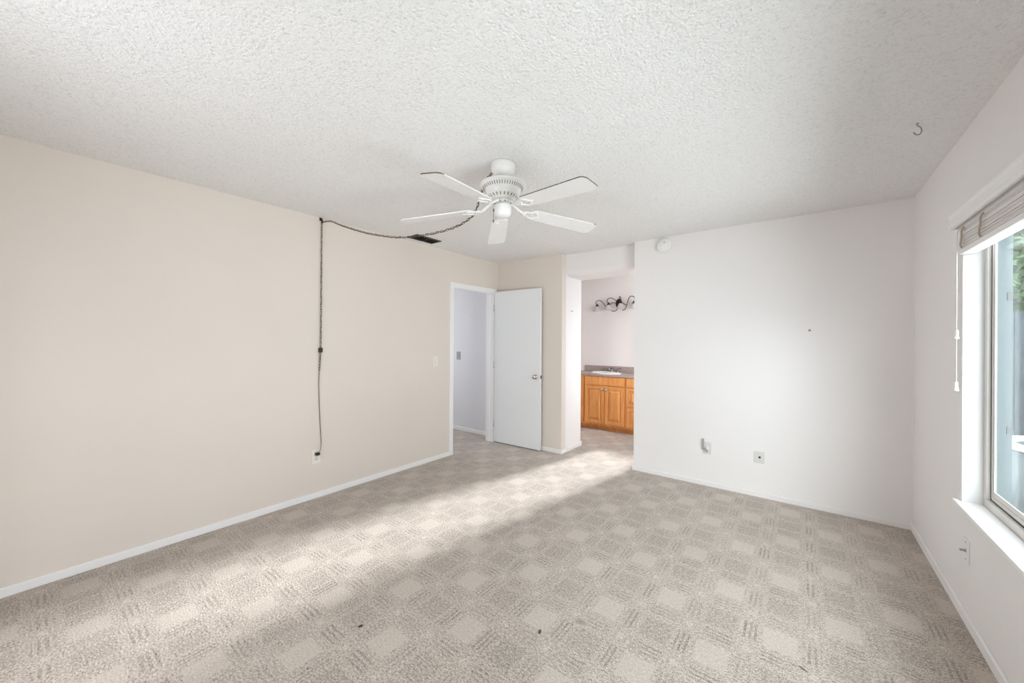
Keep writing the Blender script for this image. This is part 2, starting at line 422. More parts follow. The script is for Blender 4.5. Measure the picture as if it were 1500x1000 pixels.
# ------------------------------------------------------------------ doorway casing and door
DY0, DY1, DZ = 3.135, 3.865, 2.032
bm = B()
bx(bm, XL, XL + 0.014, 3.078, DY0, 0, 2.080); bx(bm, XL, XL + 0.014, DY1, 3.935, 0, 2.080)
bx(bm, XL, XL + 0.014, DY0, DY1, DZ - 0.012, 2.080)
struct('trim_2', bm, M['trim'], 'white casing around the doorway in the beige wall', 'door casing', bevel=0.003)
bm = B()
bx(bm, XL - 0.115, XL, 3.115, DY0, 0, DZ); bx(bm, XL - 0.115, XL, DY1, 3.885, 0, DZ); bx(bm, XL - 0.115, XL, 3.115, 3.885, DZ, DZ + 0.02)
bx(bm, XL - 0.075, XL - 0.04, DY0, DY0 + 0.012, 0, DZ); bx(bm, XL - 0.075, XL - 0.04, DY1 - 0.012, DY1, 0, DZ)
bx(bm, XL - 0.075, XL - 0.04, DY0, DY1, DZ - 0.012, DZ)
struct('trim_3', bm, M['trim'], 'white jamb lining inside the doorway', 'door jamb')

# door leaf, hinged at the far jamb, swung nearly flat against the far wall
ang = math.atan2(0.025, 0.76)
dr = thing('door_1', 'plain white bedroom door standing open against the beige wall', 'door', (XL + 0.022, 3.874, 0), ang, kind='structure')
bm = B(); bx(bm, 0.0, 0.735, 0, 0.035, 0.012, 2.036)
obj('door_leaf', bm, M['door'], dr, bevel=0.002)
for z in (0.25, 1.05, 1.82):
    bm = B(); tube(bm, [(-0.008, 0.004, z - 0.045), (-0.008, 0.004, z + 0.045)], 0.006, 8); bx(bm, -0.008, 0.001, 0.004, 0.03, z - 0.045, z + 0.045)
    obj('hinge', bm, M['chrome'], dr)
kx, kz = 0.668, 0.925
for s, y in ((-1, 0.0), (1, 0.035)):
    bm = B()
    lathe(bm, [(0.0, 0), (0.031, 0), (0.031, 0.004), (0.024, 0.009), (0.011, 0.012), (0.010, 0.026), (0.018, 0.031), (0.0255, 0.040), (0.026, 0.049), (0.020, 0.055), (0.0, 0.057)] if s < 0 else
              [(0.0, 0), (0.030, 0), (0.030, 0.004), (0.011, 0.008), (0.010, 0.012), (0.018, 0.016), (0.024, 0.021), (0.018, 0.026), (0, 0.027)],
          24, Matrix.Translation((kx, y, kz)) @ Matrix.Rotation(R(90 if s < 0 else -90), 4, 'X'))
    k = obj('door_knob', bm, M['chrome'], dr); k['label'] = 'round metal door knob'
bm = B(); bx(bm, 0.7345, 0.7365, 0.006, 0.029, kz - 0.028, kz + 0.028, 0)
bx(bm, 0.735, 0.745, 0.011, 0.024, kz - 0.009, kz + 0.009, 1)
obj('latch_plate', bm, [M['chrome'], M['dark']], dr)

# ------------------------------------------------------------------ ceiling fan
FX, FY = -1.435, 1.75
fan = thing('ceiling_fan', 'white five-blade ceiling fan hung close to the textured ceiling', 'ceiling fan', (FX, FY, H))
Z = lambda z: z - H
bm = B(); lathe(bm, [(0, Z(2.44)), (0.066, Z(2.44)), (0.072, Z(2.432)), (0.0735, Z(2.410)), (0.069, Z(2.390)), (0.057, Z(2.373)), (0.044, Z(2.362)), (0.034, Z(2.356)), (0.0, Z(2.352))], 40)
obj('canopy', bm, M['fanwhite'], fan)
bm = B(); lathe(bm, [(0.030, Z(2.356)), (0.028, Z(2.345)), (0.040, Z(2.338)), (0.05, Z(2.33)), (0.0, Z(2.328))], 28)
for k in range(4):
    a = R(20 + 90 * k); bx(bm, 0.034 * math.cos(a) - 0.006, 0.034 * math.cos(a) + 0.006, 0.034 * math.sin(a) - 0.006, 0.034 * math.sin(a) + 0.006, Z(2.344), Z(2.353), 1)
obj('neck', bm, [M['fanwhite'], M['dark']], fan)
bm = B()
lathe(bm, [(0.0, Z(2.338)), (0.06, Z(2.336)), (0.110, Z(2.325)), (0.132, Z(2.314)), (0.1385, Z(2.306)), (0.138, Z(2.300)), (0.128, Z(2.297)),
           (0.117, Z(2.287)), (0.104, Z(2.268)), (0.101, Z(2.262)), (0.0985, Z(2.246)), (0.094, Z(2.238)), (0.075, Z(2.224)), (0.066, Z(2.218)), (0.0, Z(2.217))], 60)
mh = obj('motor_housing', bm, M['fanwhite'], fan)
for r0, z0, r1, z1, hw, cnt in ((0.1220, 2.2925, 0.1090, 2.2765, 0.0021, 48), (0.0925, 2.2372, 0.0775, 2.2258, 0.0028, 24)):
    bm = B()                                         # the two rings of cooling slots
    for k in range(cnt):
        a = 2 * math.pi * k / cnt
        er, et = Vector((math.cos(a), math.sin(a), 0)), Vector((-math.sin(a), math.cos(a), 0))
        p0, p1 = er * r0 + Vector((0, 0, Z(z0))), er * r1 + Vector((0, 0, Z(z1)))
        nrm = (p1 - p0).cross(et).normalized()
        if nrm.z > 0: nrm = -nrm
        off = nrm * 0.0012
        vs = [bm.verts.new(p + et * s * hw + off * t) for t in (1, -2) for p, s in ((p0, -1), (p0, 1), (p1, 1), (p1, -1))]
        for f in ((0, 1, 2, 3), (7, 6, 5, 4), (0, 4, 5, 1), (1, 5, 6, 2), (2, 6, 7, 3), (3, 7, 4, 0)): bm.faces.new([vs[i] for i in f])
    sl = obj('cooling_slots', bm, M['slot'], mh); sl['label'] = 'ring of dark slots'
bm = B(); lathe(bm, [(0.0, Z(2.218)), (0.050, Z(2.218)), (0.052, Z(2.204)), (0.040, Z(2.200)), (0.0, Z(2.200))], 32)
for k in range(10):
    a = 2 * math.pi * k / 10; p = Vector((0.047 * math.cos(a), 0.047 * math.sin(a), Z(2.203)))
    bx(bm, p.x - 0.003, p.x + 0.003, p.y - 0.003, p.y + 0.003, p.z - 0.004, p.z + 0.002, 1)
obj('rotor_hub', bm, [M['fanwhite'], M['dark']], fan)
bm = B(); lathe(bm, [(0.030, Z(2.201)), (0.034, Z(2.192)), (0.049, Z(2.190)), (0.0515, Z(2.184)), (0.0515, Z(2.150)), (0.049, Z(2.136)), (0.040, Z(2.122)), (0.020, Z(2.116)), (0.0, Z(2.115))], 36)
obj('switch_housing', bm, M['fanwhite'], fan)
bm = B(); tube(bm, [(-0.052, -0.012, Z(2.168)), (-0.060, -0.014, Z(2.166)), (-0.062, -0.014, Z(2.150)), (-0.062, -0.014, Z(2.105))], 0.0016, 6)
lathe(bm, [(0, 0.012), (0.004, 0.009), (0.005, 0), (0.003, -0.006), (0, -0.008)], 10, Matrix.Translation((-0.062, -0.014, Z(2.100))))
bx(bm, -0.063, -0.051, -0.018, -0.007, Z(2.175), Z(2.160))
obj('pull_chain', bm, M['brass'], fan)
def blade_outline(L0, L1, w0, w1):
    pts = []
    def corner(cx, cy, r, a0, a1):
        for k in range(6):
            a = R(a0 + (a1 - a0) * k / 5); pts.append((cx + r * math.cos(a), cy + r * math.sin(a)))
    r0, r1 = 0.030, 0.032
    corner(L0 + r0, -w0 + r0, r0, 180, 270); corner(L1 - r1, -w1 + r1, r1, 270, 360)
    corner(L1 - r1, w1 - r1, r1, 0, 90); corner(L0 + r0, w0 - r0, r0, 90, 180)
    return pts
def make_blade(phi, dark_edge):
    Mr = Matrix.Rotation(R(phi), 4, 'Z')
    droop = Matrix.Translation((0.19, 0, Z(2.160))) @ Matrix.Rotation(R(4.0), 4, 'Y') @ Matrix.Translation((-0.19, 0, 0))
    pitch = Matrix.Rotation(R(-8.5), 4, 'X')
    MB = Mr @ droop @ pitch
    bm = B(); prism(bm, blade_outline(0.185, 0.652, 0.056, 0.067), -0.003, 0.003, MB, 0, 0)
    if dark_edge:
        for f in bm.faces:
            c = MB.inverted() @ f.calc_center_median()
            if abs(c.z) < 0.0025 and (c.x > 0.61 or (dark_edge > 1 and c.y < -0.03)): f.material_index = 1
    b = obj('fan_blade', bm, [M['fanblade'], M['worn']], fan)
    bm = B()                                             # scrolled iron under the blade root
    tube(bm, [Mr @ Vector(p) for p in ((0.046, 0, Z(2.206)), (0.075, 0.006, Z(2.196)), (0.105, 0.004, Z(2.176)), (0.135, -0.002, Z(2.160)), (0.170, 0, Z(2.158)))], [0.010, 0.009, 0.0085, 0.008, 0.007], 8)
    for s in (-1, 1):
        tube(bm, [MB @ Vector(p) for p in ((0.158, 0, -0.007), (0.170, 0.020 * s, -0.006), (0.185, 0.036 * s, -0.006), (0.205, 0.041 * s, -0.006), (0.218, 0.032 * s, -0.006), (0.222, 0.016 * s, -0.006), (0.232, 0.006 * s, -0.006), (0.248, 0.0, -0.006))], 0.0050, 6)
        tube(bm, [MB @ Vector(p) for p in ((0.130, 0.004 * s, -0.004), (0.142, 0.020 * s, -0.004), (0.160, 0.026 * s, -0.004), (0.176, 0.018 * s, -0.005))], 0.0042, 6)
        lathe(bm, [(0, -0.011), (0.006, -0.0095), (0.0075, -0.003), (0, -0.003)], 10, MB @ Matrix.Translation((0.210, 0.030 * s, 0)))
    lathe(bm, [(0, -0.011), (0.006, -0.0095), (0.0075, -0.003), (0, -0.003)], 10, MB @ Matrix.Translation((0.246, 0, 0)))
    obj('blade_iron', bm, M['fanwhite'], b)
for k, de in enumerate((1, 0, 0, 1, 2)):
    make_blade(62 + 72 * k, de)

# ------------------------------------------------------------------ swag chain, hook, register, smoke alarm
def chain(bm, pts, pitch=0.023, ln=0.031, wd=0.0135, r=0.0016):
    P = [Vector(p) for p in pts]
    cum = [0.0]
    for a, b in zip(P, P[1:]): cum.append(cum[-1] + (b - a).length)
    def at(s):
        for i in range(len(P) - 1):
            if s <= cum[i + 1]: return P[i].lerp(P[i + 1], (s - cum[i]) / max(1e-9, cum[i + 1] - cum[i])), (P[i + 1] - P[i]).normalized()
        return P[-1], (P[-1] - P[-2]).normalized()
    n = int(cum[-1] / pitch); tw = 0
    for i in range(n + 1):
        c, t = at(i * pitch); o = t.orthogonal().normalized(); o = Matrix.Rotation(R(90 * (i % 2) + 25 + random.uniform(-14, 14)), 3, t) @ o
        loop = []
        for k in range(10):
            a = 2 * math.pi * k / 10
            x, y = math.cos(a), math.sin(a)
            loop.append(c + t * (x * wd * 0.5 + math.copysign((ln - wd) / 2, x) * min(1, abs(x) * 3)) + o * (y * wd * 0.5))
        tube(bm, loop, r, 5, closed=True)
def smooth(pts, n=6):
    P = [Vector(p) for p in pts]; out = []
    for i in range(len(P) - 1):
        p0, p1, p2, p3 = P[max(i - 1, 0)], P[i], P[i + 1], P[min(i + 2, len(P) - 1)]
        for k in range(n):
            t = k / n
            out.append(0.5 * ((2 * p1) + (p2 - p0) * t + (2 * p0 - 5 * p1 + 4 * p2 - p3) * t * t + (3 * p1 - p0 - 3 * p2 + p3) * t ** 3))
    return out + [P[-1]]
HKX, HKY, HKZ = XL + 0.030, 1.559, 2.425
swag = [(FX - 0.060, FY - 0.012, 2.402), (-1.555, 1.735, 2.375), (-1.585, 1.732, 2.315), (-1.606, 1.730, 2.262), (-1.636, 1.727, 2.195), (-1.674, 1.723, 2.157), (-1.786, 1.712, 2.119),
        (-1.966, 1.694, 2.103), (-2.202, 1.671, 2.110), (-2.372, 1.654, 2.130), (-2.524, 1.639, 2.163), (-2.685, 1.623, 2.205),
        (-2.856, 1.606, 2.260), (-3.037, 1.588, 2.325), (-3.19, 1.573, 2.385), (HKX, HKY, HKZ - 0.028)]
sw = smooth(swag, 8)
WCX = XL + 0.016
drop = smooth([(HKX, HKY, HKZ - 0.030), (WCX + 0.004, 1.560, 2.36), (WCX, 1.561, 2.0), (WCX, 1.560, 1.6), (WCX, 1.557, 1.30), (WCX, 1.553, 1.20), (WCX, 1.548, 1.115)], 8)
lead = thing('swag_chain', 'brown chain and cord swagged from the fan to the wall, then down to the outlet', 'hanging cord', (HKX, HKY, HKZ))
org = Vector((HKX, HKY, HKZ))
def loc(pts): return [Vector(p) - org for p in pts]
bm = B(); chain(bm, loc(sw)); chain(bm, loc(drop))
c_ = obj('chain', bm, M['brass'], lead); c_['label'] = 'aged brass chain'
def woven(pts, amp, turns):
    out = []
    for i, p in enumerate(pts):
        a = i * turns; out.append(Vector(p) + Vector((0.25 * amp * math.cos(a), amp * math.sin(a), 0.7 * amp * math.cos(a))))
    return out
bm = B(); tube(bm, loc(woven(smooth(sw, 2), 0.0065, 0.9)), 0.0021, 6)
dn = smooth(drop, 3); tube(bm, loc(woven(dn, 0.006, 0.9)), 0.0021, 6)
OY, OZ = 1.530, 0.360
tube(bm, loc(smooth([dn[-1], (XL + 0.010, 1.546, 1.00), (XL + 0.009, 1.552, 0.80), (XL + 0.010, 1.560, 0.64), (XL + 0.014, 1.566, 0.50), (XL + 0.030, 1.557, 0.440), (XL + 0.036, 1.543, 0.405), (XL + 0.034, 1.533, 0.388)], 6)), 0.0026, 8)
obj('cord', bm, M['cord'], lead)
bm = B(); bx(bm, *[0, 0, 0, 0, 0, 0]) if False else None
bx(bm, XL + 0.006 - org.x, XL + 0.028 - org.x, 1.557 - 0.016 - org.y, 1.557 + 0.016 - org.y, 1.262 - org.z, 1.305 - org.z)
obj('cord_switch', bm, M['dark'], lead, bevel=0.006)
bm = B(); bx(bm, XL + 0.007 - org.x, XL + 0.040 - org.x, 1.533 - 0.017 - org.y, 1.533 + 0.017 - org.y, 0.374 - org.z, 0.398 - org.z)
obj('plug', bm, M['dark'], lead, bevel=0.006)

bm = B()
tube(bm, [(XL, HKY, HKZ + 0.004), (XL + 0.02, HKY, HKZ + 0.004), (HKX, HKY, HKZ - 0.004), (HKX + 0.008, HKY, HKZ - 0.02), (HKX, HKY, HKZ - 0.034), (HKX - 0.014, HKY, HKZ - 0.030)], 0.0035, 8)
bx(bm, XL, XL + 0.006, HKY - 0.010, HKY + 0.010, HKZ - 0.012, HKZ + 0.014)
tag(obj('swag_hook', bm, M['dark']), 'dark hook holding the chain at the top of the beige wall', 'hook')

# dark louvred register in the ceiling near the left wall
vx0, vx1, vy0, vy1 = -3.225, -3.065, 2.385, 2.705
vt = thing('air_vent', 'dark brown louvred air register in the ceiling near the beige wall', 'vent', ((vx0 + vx1) / 2, (vy0 + vy1) / 2, H))
hx, hy = (vx1 - vx0) / 2, (vy1 - vy0) / 2
bm = B()
bx(bm, -hx, hx, -hy, -hy + 0.016, -0.008, 0); bx(bm, -hx, hx, hy - 0.016, hy, -0.008, 0)
bx(bm, -hx, -hx + 0.016, -hy, hy, -0.008, 0); bx(bm, hx - 0.016, hx, -hy, hy, -0.008, 0)
obj('vent_frame', bm, M['ventbrown'], vt)
bm = B(); bx(bm, -hx + 0.01, hx - 0.01, -hy + 0.01, hy - 0.01, -0.0015, 0.0)
obj('backing', bm, M['dark'], vt)
bm = B()
for k in range(7):
    x = -hx + 0.026 + k * (2 * hx - 0.052) / 6
    prism(bm, [(x - 0.006, -0.0015), (x + 0.004, -0.010), (x + 0.0055, -0.0095), (x - 0.0045, -0.001)], -hy + 0.012, hy - 0.012,
          Matrix(((1, 0, 0, 0), (0, 0, 1, 0), (0, 1, 0, 0), (0, 0, 0, 1))))
bx(bm, -hx, hx, -0.004, 0.004, -0.010, -0.001)
obj('louvers', bm, M['ventbrown'], vt)

sm = thing('smoke_alarm', 'round white smoke alarm high on the white far wall', 'smoke alarm', (-1.119, YB, 2.350))
MX = Matrix.Rotation(R(90), 4, 'X')
bm = B(); lathe(bm, [(0, 0), (0.068, 0), (0.068, 0.010), (0.0, 0.010)], 40, MX); obj('mounting_base', bm, M['smoke'], sm)
bm = B(); lathe(bm, [(0.0, 0.010), (0.070, 0.010), (0.0715, 0.016), (0.071, 0.030), (0.066, 0.037), (0.050, 0.040), (0.047, 0.0385), (0.044, 0.041), (0.0, 0.043)], 48, MX); cv = obj('cover', bm, M['smoke'], sm)
bm = B(); lathe(bm, [(0, 0.0415), (0.010, 0.0415), (0.010, 0.045), (0, 0.0455)], 16, MX @ Matrix.Translation((0.010, 0.026, 0))); obj('test_button', bm, M['plate_grey_white'], cv)

# ------------------------------------------------------------------ wall plates
def wall_matrix(wall):
    # local: x across, y up, z out of the wall
    if wall == 'left': return Matrix(((0, 0, 1, 0), (1, 0, 0, 0), (0, 1, 0, 0), (0, 0, 0, 1)))
    if wall == 'right': return Matrix(((0, 0, -1, 0), (-1, 0, 0, 0), (0, 1, 0, 0), (0, 0, 0, 1)))
    return Matrix(((1, 0, 0, 0), (0, 0, -1, 0), (0, 1, 0, 0), (0, 0, 0, 1)))       # far wall
def lbx(bm, W, x0, x1, y0, y1, z0, z1, mi=0):
    vs = bx(bm, x0, x1, y0, y1, z0, z1, mi)
    for v in vs: v.co = W @ v.co
def plate(name, label, cat, wall, loc_, m, w_=0.070, h_=0.115):
    t = thing(name, label, cat, loc_); W = wall_matrix(wall)
    bm = B(); lbx(bm, W, -w_ / 2, w_ / 2, -h_ / 2, h_ / 2, 0, 0.006)
    obj('cover_plate', bm, m, t, bevel=0.002)
    return t, W
def screws(t, W, ys, x=0, m='greyplate'):
    for y in ys:
        bm = B(); lathe(bm, [(0, 0.0055), (0.0035, 0.0055), (0.0035, 0.0072), (0, 0.0078)], 10, W @ Matrix.Translation((x, y, 0)))
        obj('screw', bm, M[m], t)
# outlet the cord is plugged into
t, W = plate('wall_outlet', 'almond duplex outlet low on the beige wall with the cord plugged in', 'outlet', 'left', (XL, OY, OZ), M['plate_ivory'], 0.073, 0.122)
for s in (1, -1):
    bm = B(); lbx(bm, W, -0.017, 0.017, s * 0.020 - 0.014, s * 0.020 + 0.014, 0.005, 0.0085)
    for x in (-0.006, 0.006): lbx(bm, W, x - 0.0012, x + 0.0012, s * 0.020 - 0.003, s * 0.020 + 0.007, 0.008, 0.0091, 1)
    lbx(bm, W, -0.002, 0.002, s * 0.020 - 0.010, s * 0.020 - 0.006, 0.008, 0.0091, 1)
    obj('receptacle', bm, [M['almond'], M['dark']], t)
screws(t, W, (0,))
# light switch by the doorway
t, W = plate('light_switch', 'almond light switch on the beige wall beside the doorway', 'light switch', 'left', (XL, 2.857, 1.133), M['plate_ivory'], 0.078, 0.115)
bm = B(); lbx(bm, W, -0.006, 0.006, -0.012, 0.012, 0.005, 0.008); lbx(bm, W, -0.004, 0.004, -0.002, 0.010, 0.006, 0.016, 1)
obj('toggle', bm, [M['almond'], M['plastic']], t); screws(t, W, (0.03, -0.03))
# hall switch seen through the doorway
t, W = plate('hall_switch', 'grey switch plate on the hall wall beyond the doorway', 'light switch', 'far', (-4.205, 4.07, 1.145), M['greyplate'], 0.085, 0.125)
bm = B(); lbx(bm, W, -0.012, 0.012, -0.030, 0.030, 0.005, 0.012); obj('toggle', bm, M['greyplate'], t)
# phone jack with a clipped bracket
t, W = plate('phone_jack', 'small plate with a grey bent bracket, left one of two on the white wall', 'wall plate', 'far', (-0.722, YB, 0.362), M['plate_grey_white'], 0.070, 0.115)
bm = B()
lbx(bm, W, -0.040, -0.024, -0.012, 0.085, 0.006, 0.020)
prism(bm, [(-0.040, -0.012), (-0.024, -0.004), (0.012, -0.026), (0.006, -0.040)], 0.006, 0.018, W)
b = obj('bracket', bm, M['greyplate'], t, bevel=0.002); b['label'] = 'grey bent bracket'
bm = B(); lbx(bm, W, -0.002, 0.022, -0.012, 0.022, 0.006, 0.024); obj('jack_cover', bm, M['plastic'], t, bevel=0.002)
# cable plate
t, W = plate('cable_plate', 'square plate with a dark cable jack, right one of two on the white wall', 'wall plate', 'far', (-0.304, YB, 0.352), M['plate_grey_white'], 0.076, 0.100)
bm = B(); lathe(bm, [(0, 0.006), (0.009, 0.006), (0.009, 0.010), (0.0055, 0.011), (0.0055, 0.020), (0, 0.020)], 12, W @ Matrix.Translation((0.004, 0.002, 0)))
o = obj('cable_jack', bm, M['dark'], t); o['label'] = 'dark threaded jack'
screws(t, W, (0.038, -0.038), m='plastic')
# right wall plate under the window
t, W = plate('window_wall_plate', 'white plate with a stubby connector on the wall below the window', 'wall plate', 'right', (XR, 2.826, 0.352), M['plastic'])
bm = B(); lathe(bm, [(0, 0.006), (0.008, 0.006), (0.008, 0.010), (0.005, 0.011), (0.005, 0.026), (0, 0.026)], 12, W)
o = obj('connector', bm, M['greyplate'], t); o['label'] = 'grey stubby connector'
screws(t, W, (0.041, -0.041))
# nail in the far wall, screw hook in the ceiling, hook on the passage wall
bm = B(); lathe(bm, [(0, 0), (0.009, 0), (0.009, 0.003), (0.004, 0.005), (0.003, 0.018), (0.006, 0.019), (0, 0.021)], 12, Matrix.Translation((0.042, YB, 1.473)) @ MX)
tag(obj('wall_anchor', bm, M['greyplate'], origin=(0.042, YB, 1.473)), 'tiny grey screw anchor sticking out of the white far wall', 'screw')
hx_, hy_ = 0.435, 2.650
pts = [(0, 0, 0), (0, 0, -0.012)] + [(0.022 * math.sin(R(a)) * 1.0, 0, -0.034 + 0.022 * math.cos(R(a))) for a in range(0, 250, 22)]
Mh = Matrix.Rotation(R(40), 4, 'Z')
bm = B(); tube(bm, [Mh @ Vector(p) for p in pts], 0.0028, 8)
lathe(bm, [(0, 0), (0.006, 0), (0.005, -0.004), (0, -0.005)], 12)
o = obj('ceiling_hook', bm, M['greyplate']); o.location = (hx_, hy_, H)
tag(o, 'small grey screw hook in the ceiling near the window wall', 'hook')
ph = thing('coat_hook', 'tiny white hook plate high on the short passage wall', 'hook', (-2.3209, 4.192, 1.753))
Wp = wall_matrix('left')
bm = B(); lbx(bm, Wp, -0.028, 0.028, -0.035, 0.035, 0, 0.004); obj('hook_plate', bm, M['plastic'], ph, bevel=0.0015)
bm = B(); tube(bm, [Wp @ Vector(p) for p in ((0, 0.006, 0.004), (0, 0.004, 0.02), (0, -0.006, 0.026), (0, -0.002, 0.034))], 0.004, 8); obj('hook_prong', bm, M['greyplate'], ph)

# ------------------------------------------------------------------ right window
win = thing('window_1', 'white framed sliding window in the right wall', 'window', (XR + 0.074, WY1, SZ), kind='structure')
O = Vector((XR + 0.074, WY1, SZ))
def rel(bm): bmesh.ops.translate(bm, verts=bm.verts, vec=-O)
def ring(bm, x0, x1, y0, y1, z0, z1, wy, wb, wt, mi=0):
    bx(bm, x0, x1, y0, y0 + wy, z0, z1, mi); bx(bm, x0, x1, y1 - wy, y1, z0, z1, mi)
    bx(bm, x0, x1, y0 + wy, y1 - wy, z0, z0 + wb, mi); bx(bm, x0, x1, y0 + wy, y1 - wy, z1 - wt, z1, mi)
X0 = XR + 0.074
bm = B(); ring(bm, X0, X0 + 0.0375, WY0, WY1, SZ - 0.018, HZ, 0.040, 0.056, 0.04); rel(bm); obj('window_frame', bm, M['vinyl'], win, bevel=0.002)
bm = B(); ring(bm, X0 + 0.0125, X0 + 0.017, WY0 + 0.036, WY1 - 0.036, SZ + 0.034, HZ - 0.036, 0.007, 0.007, 0.007); rel(bm); obj('weather_strip', bm, M['gasket'], win)
ym = (WY0 + WY1) / 2
for nm, xa, y0, y1 in (('fixed_sash', X0 + 0.016, ym - 0.02, WY1 - 0.039), ('sliding_sash', X0 + 0.0275, WY0 + 0.044, ym + 0.02)):
    bm = B(); ring(bm, xa, xa + 0.005, y0, y1, SZ + 0.038, HZ - 0.040, 0.036, 0.050, 0.05)
    ring(bm, xa - 0.003, xa, y0 + 0.010, y1 - 0.010, SZ + 0.048, HZ - 0.050, 0.012, 0.014, 0.014)
    rel(bm); s_ = obj(nm, bm, M['vinyl'], win)
    bm = B(); bx(bm, xa + 0.001, xa + 0.004, y0 + 0.03, y1 - 0.03, SZ + 0.085, HZ - 0.085); rel(bm); obj('glass_pane', bm, M['glass'], s_)
bm = B()                                              # outer frame and screen frame seen through the glass
ring(bm, X0 + 0.0215, X0 + 0.046, WY0 + 0.002, WY1 - 0.002, SZ - 0.018, HZ, 0.042, 0.0765, 0.05)
ring(bm, X0 + 0.046, X0 + 0.062, WY0 + 0.002, WY1 - 0.002, SZ - 0.018, HZ, 0.030, 0.050, 0.05)
ring(bm, X0 + 0.062, X0 + 0.084, WY0 + 0.002, WY1 - 0.002, SZ - 0.018, HZ, 0.016, 0.040, 0.05)
for z in (0.95, 1.60): bx(bm, X0 + 0.066, X0 + 0.080, WY1 - 0.026, WY1 - 0.017, z - 0.018, z + 0.018, 1)
rel(bm); o = obj('screen_frame', bm, [M['sash'], M['gasket']], win); o['label'] = 'grey green outer screen frame'
bm = B(); bx(bm, XR - 0.024, X0, WY0 - 0.03, WY1, SZ - 0.020, SZ)
bx(bm, XR - 0.024, XR, WY1, WY1 + 0.030, SZ - 0.020, SZ)
rel(bm); o = obj('window_sill', bm, M['trim'], win, bevel=0.004); o['label'] = 'bright white projecting sill'
bm = B(); bx(bm, XR + 0.002, X0 + 0.001, WY1 - 0.006, WY1, SZ, HZ); bx(bm, XR + 0.002, X0 + 0.001, WY0, WY0 + 0.006, SZ, HZ); bx(bm, XR + 0.002, X0 + 0.001, WY0, WY1, HZ - 0.006, HZ)
rel(bm); obj('reveal', bm, M['reveal'], win)

# raised blind
bl = thing('window_blind', 'white slatted blind raised to a stack at the window top', 'window blind', (XR, WY1, HZ))
O2 = Vector((XR, WY1, HZ))
def rel2(bm): bmesh.ops.translate(bm, verts=bm.verts, vec=-O2)
BY0, BY1 = WY0 + 0.01, WY1 - 0.012
bm = B()
prof = [(0.600, 1.962), (0.604, 1.958), (0.616, 1.958), (0.616, 2.030), (0.606, 2.036), (0.598, 2.030), (0.600, 2.020), (0.604, 2.012), (0.604, 1.985), (0.600, 1.976)]
prism(bm, [(x, z) for x, z in prof], BY0 - 0.03, WY1 + 0.030, Matrix(((1, 0, 0, 0), (0, 0, 1, 0), (0, 1, 0, 0), (0, 0, 0, 1))))
bx(bm, 0.606, XR, WY1 + 0.018, WY1 + 0.030, 1.960, 2.030); bx(bm, 0.606, XR, BY0 - 0.03, BY0 - 0.018, 1.960, 2.030)
rel2(bm); obj('valance', bm, M['trim'], bl, bevel=0.0015)
bm = B(); bx(bm, 0.630, 0.690, BY0, BY1, 1.945, 1.988); rel2(bm); obj('headrail', bm, M['plastic'], bl, bevel=0.003)
bm = B(); z = 1.852
for k in range(20):
    dx = random.uniform(-0.003, 0.003) + (0.003 if 9 <= k <= 10 else 0)
    bx(bm, 0.632 - dx, 0.684 - dx, BY0, BY1 - random.uniform(0, 0.004), z, z + 0.003); z += 0.0044 if k != 10 else 0.007
rel2(bm); o = obj('slats', bm, M['slat'], bl); o['label'] = 'gathered slats'
bm = B(); bx(bm, 0.628, 0.686, BY0, BY1, 1.822, 1.848); rel2(bm); obj('bottom_rail', bm, M['trim'], bl, bevel=0.004)
for y in (BY1 - 0.075, BY1 - 0.33, BY1 - 0.90, BY1 - 1.46, BY0 + 0.08):
    bm = B()
    for s in (0.0, 0.010):
        pts = [(0.629, y + s, 1.95), (0.622, y + s + 0.003, 1.935), (0.620, y + s - 0.004, 1.905), (0.619, y + s + 0.003, 1.88), (0.620, y + s + 0.012, 1.862), (0.627, y + s + 0.024, 1.850)]
        tube(bm, smooth(pts, 4), 0.0024, 6)
    rel2(bm); o = obj('ladder_cord', bm, M['ladder'], bl); o['label'] = 'beige ladder cord looped out'
for y, x, z in ((BY1 - 0.012, 0.619, 1.415), (BY1 - 0.021, 0.617, 1.150)):
    bm = B(); tube(bm, [(x + 0.006, y, 1.955), (x, y, 1.93), (x, y, z + 0.02)], 0.0013, 6); rel2(bm); pc = obj('pull_cord', bm, M['white_cord'], bl)
    bm = B(); lathe(bm, [(0, 0.024), (0.005, 0.024), (0.007, 0.018), (0.0065, 0.006), (0.0075, -0.006), (0.0100, -0.018), (0.009, -0.022), (0, -0.022)], 16, Matrix.Translation(Vector((x, y, z)) - O2))
    obj('tassel', bm, M['plastic'], pc)

